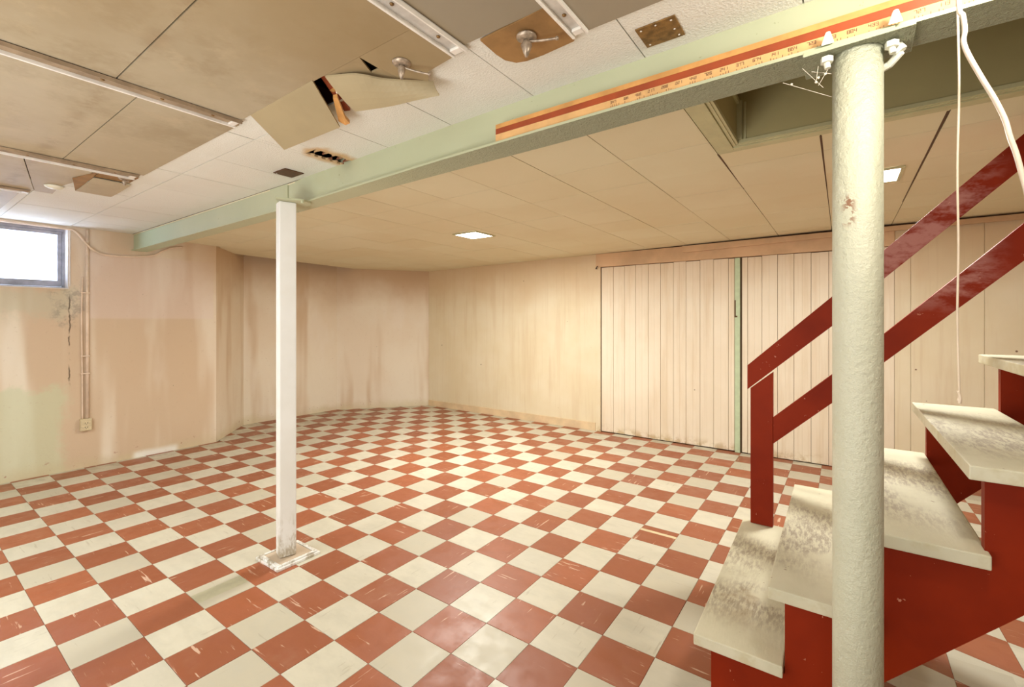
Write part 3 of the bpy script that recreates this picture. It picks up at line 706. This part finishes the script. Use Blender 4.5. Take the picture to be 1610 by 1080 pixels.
for bx, by in ((-.030, 1.39), (.098, 1.40)):
    bm = BM(); tube(bm, [(bx - .002, by, 2.0155), (bx - .002, by, 2.002)], .014, 6); tube(bm, [(bx - .002, by, 2.0025), (bx, by, 1.988)], .007, 10); obj('bolt', bm, 'plate_white', t)
bm = BM(); tube(bm, [(.105, 1.43, 2.015), (.115, 1.43, 2.0)], .014, 6); tube(bm, [(.115, 1.43, 2.0), (.095, 1.45, 1.985), (.075, 1.46, 1.98)], .009, 8); obj('bolt', bm, 'plate_white', t)
bm = BM()
for a, b_ in (((-.085, 1.40, 2.01), (-.04, 1.42, 1.955)), ((-.065, 1.40, 1.995), (-.022, 1.42, 1.985)), ((-.13, 1.41, 1.99), (-.022, 1.43, 1.93)), ((-.05, 1.39, 2.0), (-.055, 1.40, 1.965)), ((-.03, 1.39, 1.985), (-.05, 1.40, 1.955))):
    tube(bm, [a, b_], .0006, 4)
for p in ((-.05, 1.40, 1.975), (-.055, 1.40, 1.965), (-.035, 1.395, 1.978), (-.11, 1.41, 1.98)):
    bmesh.ops.create_icosphere(bm, subdivisions=1, radius=.0035, matrix=Matrix.Translation(p))
tagit(obj('cobweb', bm, 'web'), 'wisp of dusty cobweb clinging beside the top of the round post', 'cobweb')

# ---------------------------------------------------------------- stairs
st = thing('staircase', (.2, 2.15, 0), 'open wooden staircase with worn cream treads, red stringers and red railing', 'stairs')
YN, YFAR = 1.609, 2.698
tz = [.296, .528, .768, .988, 1.212, 1.44, 1.67, 1.90]
tx = [-.412, -.190, .040, .262, .476, .700, .925, 1.15]
cut = [-.362, -.146, .080, .296, .520, .742, .965, 1.19, 1.41]
for k in range(8):
    x0 = tx[k]; x1 = (x0 + .264) if k else -.149; z = tz[k]
    bm = BM(); d = -.022 if k in (0,) else -.008
    hull(bm, [Vector((x0, YN, z - .037)), Vector((x1, YN, z - .037)), Vector((x1 + d, YFAR, z - .037)), Vector((x0 + d, YFAR, z - .037))],
         [Vector((x0, YN, z)), Vector((x1, YN, z)), Vector((x1 + d, YFAR, z)), Vector((x0 + d, YFAR, z))])
    obj('tread', bm, 'tread_paint', st, bev=.004)
def stringer(y0, y1, bx, bz):
    lo = lambda x: max(0, bz + 1.07 * (x - bx)); xf = bx - bz / 1.07
    X = sorted(set(cut + [xf])); top = lambda x: tz[max(k for k in range(8) if cut[k] <= x + 1e-6)] - .038
    vs, fs, idx = [], [], {}
    def v(x, y, z):
        key = (round(x, 5), y, round(z, 5))
        if key not in idx: idx[key] = len(vs); vs.append((x, y, z))
        return idx[key]
    cols = []
    for a, b_ in zip(X, X[1:]):
        t = top(a); L = [v(a, y0, lo(a)), v(b_, y0, lo(b_)), v(b_, y0, t), v(a, y0, t)]; Bk = [v(a, y1, lo(a)), v(b_, y1, lo(b_)), v(b_, y1, t), v(a, y1, t)]
        fs.append(L); fs.append(Bk[::-1]); fs.append([L[1], L[0], Bk[0], Bk[1]]); fs.append([L[3], L[2], Bk[2], Bk[3]]); cols.append((a, b_, t))
    prev = 0
    for a, b_, t in cols:
        pz = lo(a) if a == X[0] else prev
        if t > pz: fs.append([v(a, y0, pz), v(a, y0, t), v(a, y1, t), v(a, y1, pz)])
        prev = t
    e = X[-1]; fs.append([v(e, y0, lo(e)), v(e, y0, prev), v(e, y1, prev), v(e, y1, lo(e))])
    me = bpy.data.meshes.new('stringer'); me.from_pydata(vs, [], fs); me.validate()
    bm = BM(); bm.from_mesh(me); bpy.data.meshes.remove(me); return obj('stringer', bm, 'red_paint', st)
stringer(1.640, 1.675, .102, .347)
stringer(2.625, 2.660, .394, .59)
ny0, ny1 = 2.662, 2.697
bm = BM(); prism_y(bm, [(-.393, .2965), (-.290, .2965), (-.290, 1.090), (-.393, 1.000)], ny0, ny1); obj('newel_post', bm, 'red_paint', st, bev=.002)
def rail(name, pts):
    bm = BM(); prism_y(bm, pts, ny0, ny1); obj(name, bm, 'red_paint', st, bev=.002)
rail('handrail', [(-.408, .992), (-.036, 1.331), (.159, 1.549), (.58, 1.957), (.665, 2.04), (.665, 2.165), (.592, 2.10), (.158, 1.677), (-.036, 1.473), (-.408, 1.118)])
rail('middle_rail', [(-.289, .724), (-.036, .962), (.158, 1.166), (.592, 1.592), (1.05, 2.04), (1.05, 2.165), (.592, 1.742), (.158, 1.296), (-.036, 1.099), (-.289, .858)])

# ---------------------------------------------------------------- flat ceiling lamps
def panel(cx, cy, s, z, label):
    t = thing('ceiling_lamp', (cx, cy, z - .012), label, 'lamp', 'square flush ceiling lamps')
    h = s / 2; f = .018; bm = BM()
    box(bm, cx - h - f, cx + h + f, cy - h - f, cy - h, z - .010, z); box(bm, cx - h - f, cx + h + f, cy + h, cy + h + f, z - .010, z)
    box(bm, cx - h - f, cx - h, cy - h, cy + h, z - .010, z); box(bm, cx + h, cx + h + f, cy - h, cy + h, z - .010, z); obj('frame', bm, 'trim_olive', t, bev=.002)
    bm = BM(); box(bm, cx - h, cx + h, cy - h, cy + h, z - .008, z - .002); obj('diffuser', bm, 'lamp_glow', t)
panel(-2.875, 3.335, .255, zc(-2.9, 3.3) - .002, 'lit square ceiling lamp over the middle of the floor')
panel(.125, 3.36, .27, zc(0, 3.36) - .002, 'lit square ceiling lamp partly behind the round post')

# ---------------------------------------------------------------- corroded fittings, plates, other small ceiling things
def fitting(c, drop, arm, label, cone=False):
    t = thing('ceiling_fitting', (c[0], c[1], c[2]), label, 'fitting', 'old metal ceiling fittings')
    x, y, z = c
    bm = BM(); pr = [(.030, .0), (.030, -.004), (.022, -.010), (.014, -.012)]; lathe(bm, (x, y, z), [(r, q) for r, q in pr], 20); obj('escutcheon', bm, 'old_fitting', t, smooth=True)
    bm = BM(); lathe(bm, (x, y, z), [(.010, -.011), (.012, -.018), (.012 if not cone else .017, -.026), (.009 if not cone else .010, -drop * .75), (.004, -drop)], 14); obj('socket', bm, 'old_fitting', t, smooth=True)
    bm = BM(); a = Vector(arm); p0 = Vector((x, y, z - .014)); tube(bm, smooth_path([p0, p0 + a * .5 + Vector((0, 0, -.002)), p0 + a]), .0035, 8); arm_o = obj('arm', bm, 'old_fitting', t, smooth=True)
    bm = BM(); bmesh.ops.create_icosphere(bm, subdivisions=2, radius=.006, matrix=Matrix.Translation(p0 + a)); obj('arm_tip', bm, 'old_fitting', arm_o, smooth=True)
fitting((-1.160, .990, 2.186), .055, (.07, .055, -.022), 'corroded metal ceiling fitting with straight arm above the curled hanging board')
fitting((-.752, 1.105, 2.182), .060, (.085, .030, -.006), 'corroded metal ceiling fitting with cone tip and arm on the rusty rounded board', True)
fitting((-3.455, .868, 2.193), .045, (.03, .01, -.01), 'small pale ceiling fitting beside the buckled flap near the window side')
bm = BM(); lathe(bm, (-4.02, .665, 2.17), [(.0, 0.004), (.028, .007), (.042, .015), (.046, .0225)], 24)
tagit(obj('ceiling_dome', bm, 'plate_white', smooth=True), 'small white round dome on the ceiling near the window', 'ceiling dome')
def plate(x0, x1, y0, y1, mat, label, n):
    t = thing('cover_plate', ((x0 + x1) / 2, (y0 + y1) / 2, 2.193), label, 'cover plate')
    bm = BM(); box(bm, x0, x1, y0, y1, 2.195, 2.1995); pl = obj('plate', bm, mat, t, bev=.001)
    for k in range(n):
        u, v = [(.12, .12), (.88, .12), (.88, .88), (.12, .88), (.5, .1), (.85, .55)][k]
        bm = BM(); lathe(bm, (x0 + (x1 - x0) * u, y0 + (y1 - y0) * v, 2.1935), [(.001, 0), (.003, .0005), (.003, .0014)], 8); obj('screw', bm, 'metal_white', pl)
plate(-.492, -.378, 1.282, 1.386, 'rusty_metal', 'rusty square metal cover plate on the white tile above the beam, near the stairs', 6)
plate(-2.655, -2.525, 1.330, 1.440, 'dark_plate', 'dark brown square cover plate on the ceiling above the white post', 1)

# bulb over the stairs foot, out of the frame, and the cords hanging from it
t = thing('lampholder', (.30, 1.06, 2.10), 'white porcelain lampholder on the ceiling beside the stairs', 'lamp')
bm = BM(); lathe(bm, (.30, 1.06, 2.14), [(.02, 0), (.03, .015), (.055, .035), (.06, .048)], 24); obj('lamp_base', bm, 'plate_white', t, smooth=True)
cord = [(0.1870, 1.250, 2.187), (0.1870, 1.250, 2.0), (0.1895, 1.250, 1.82), (0.1870, 1.250, 1.66), (0.1885, 1.250, 1.5), (0.1870, 1.250, 1.36), (0.1895, 1.250, 1.22), (0.1880, 1.25, 1.195)]
bm = BM(); tube(bm, smooth_path(cord), .0019, 6)
tube(bm, smooth_path([(0.1880, 1.25, 1.215), (0.1910, 1.25, 1.20), (0.1900, 1.25, 1.19)]), .0028, 6)
tagit(obj('pull_cord', bm, 'cord', smooth=True), 'thin pale pull cord hanging straight down past the red railing', 'cord')
pts = [(0.1841, 1.22, 1.9768), (0.1904, 1.22, 1.9435), (0.1931, 1.22, 1.9142), (0.1913, 1.22, 1.8940), (0.1975, 1.22, 1.8673), (0.2159, 1.22, 1.8165), (0.2338, 1.22, 1.7704), (0.2472, 1.22, 1.7288), (0.2538, 1.22, 1.6953), (0.2619, 1.22, 1.6617), (0.2692, 1.22, 1.6217), (0.2764, 1.22, 1.5798)]
x1 = pts[-1][0]; pts = [(pts[0][0] - .003, 1.22, 2.187)] + pts + [(x1 + .02, 1.23, 1.45), (x1 + .05, 1.3, 1.2), (x1 + .12, 1.40, .8), (x1 + .15, 1.45, .3), (x1 + .2, 1.45, .01), (x1 + .5, 1.3, .006)]
bm = BM(); tube(bm, smooth_path(pts), .0042, 10)
tagit(obj('electric_cable', bm, 'cable_white', smooth=True), 'thick white electric cable drooping down in front of the stairs', 'cable')

# ---------------------------------------------------------------- left wall services
xw = XL
t = thing('outlet_box', (xw + .02, 1.146, .343), 'cream surface electrical outlet low on the left wall below the conduit', 'outlet')
bm = BM(); box(bm, xw, xw + .038, 1.106, 1.186, .343, .452); obj('box', bm, 'outlet', t, bev=.004)
bm = BM(); box(bm, xw + .0385, xw + .042, 1.110, 1.182, .347, .448); fp = obj('face_plate', bm, 'outlet', t, bev=.001)
for z in (.375, .415):
    bm = BM(); 
    for dy in (-.009, .007): box(bm, xw + .0422, xw + .0430, 1.146 + dy, 1.146 + dy + .003, z - .006, z + .006)
    box(bm, xw + .0422, xw + .043, 1.143, 1.148, z - .014, z - .010); obj('socket_slots', bm, 'black', fp)
bm = BM(); lathe(bm, (xw + .0425, 1.146, .394), [(.003, 0), (.003, .002)], 8); obj('screw', bm, 'metal', t)
t = thing('conduit', (xw + .01, 1.15, .452), 'pair of pinkish conduit pipes running up the left wall above the outlet', 'conduit')
bm = BM(); tube(bm, [(xw + .014, 1.158, .453), (xw + .014, 1.158, 2.19)], .012, 12); obj('pipe', bm, 'conduit', t, smooth=True)
bm = BM(); tube(bm, smooth_path([(xw + .009, 1.126, .453), (xw + .009, 1.124, .9), (xw + .009, 1.120, 1.4), (xw + .009, 1.126, 1.75)]), .006, 8); obj('pipe', bm, 'conduit', t, smooth=True)
for z in (.86, 1.02, 1.6):
    bm = BM(); box(bm, xw, xw + .029, 1.112, 1.174, z, z + .012); obj('strap', bm, 'conduit', t, bev=.003)
bm = BM()
tube(bm, smooth_path([(xw + .016, -.5, 2.185), (xw + .016, .3, 2.183), (xw + .016, .62, 2.178), (xw + .018, 1.0, 2.172), (xw + .028, 1.07, 2.160), (xw + .034, 1.14, 2.065), (xw + .03, 1.20, 2.0), (xw + .016, 1.28, 1.972), (xw + .012, 1.40, 1.970), (xw + .012, 1.55, 1.985), (xw + .012, 1.66, 2.012), (xw + .012, 1.72, 2.055), (xw + .012, 1.80, 2.10), (xw + .012, 1.90, 2.125)]), .0085, 10)
tagit(obj('wall_cable', bm, 'conduit', smooth=True), 'painted cable sagging along the left wall from window top to under the beam', 'cable')
bm = BM(); tube(bm, [(xw + .006, 1.043, 2.165), (xw + .005, 1.043, 1.66)], .004, 6)
tagit(obj('window_wire', bm, 'sill_white'), 'thin pale wire running down the right edge of the basement window', 'wire')
# hook by the planks
bm = BM(); tube(bm, smooth_path([(-2.45, YB - .013, 1.985), (-2.45, YB - .035, 1.98), (-2.435, YB - .05, 1.995), (-2.42, YB - .045, 2.01)]), .006, 8)
tagit(obj('wall_hook', bm, 'black', smooth=True), 'small black hook at the top of the trim left of the beaded planks', 'hook')
bm = BM(); box(bm, -.905, -.893, YB - .016, YB - .0142, 1.40, 1.56); box(bm, -.905, -.878, YB - .018, YB - .0142, 1.385, 1.40)
tagit(obj('latch_strip', bm, 'gap_dark'), 'narrow dark latch strip on the mint green wall trim', 'latch')
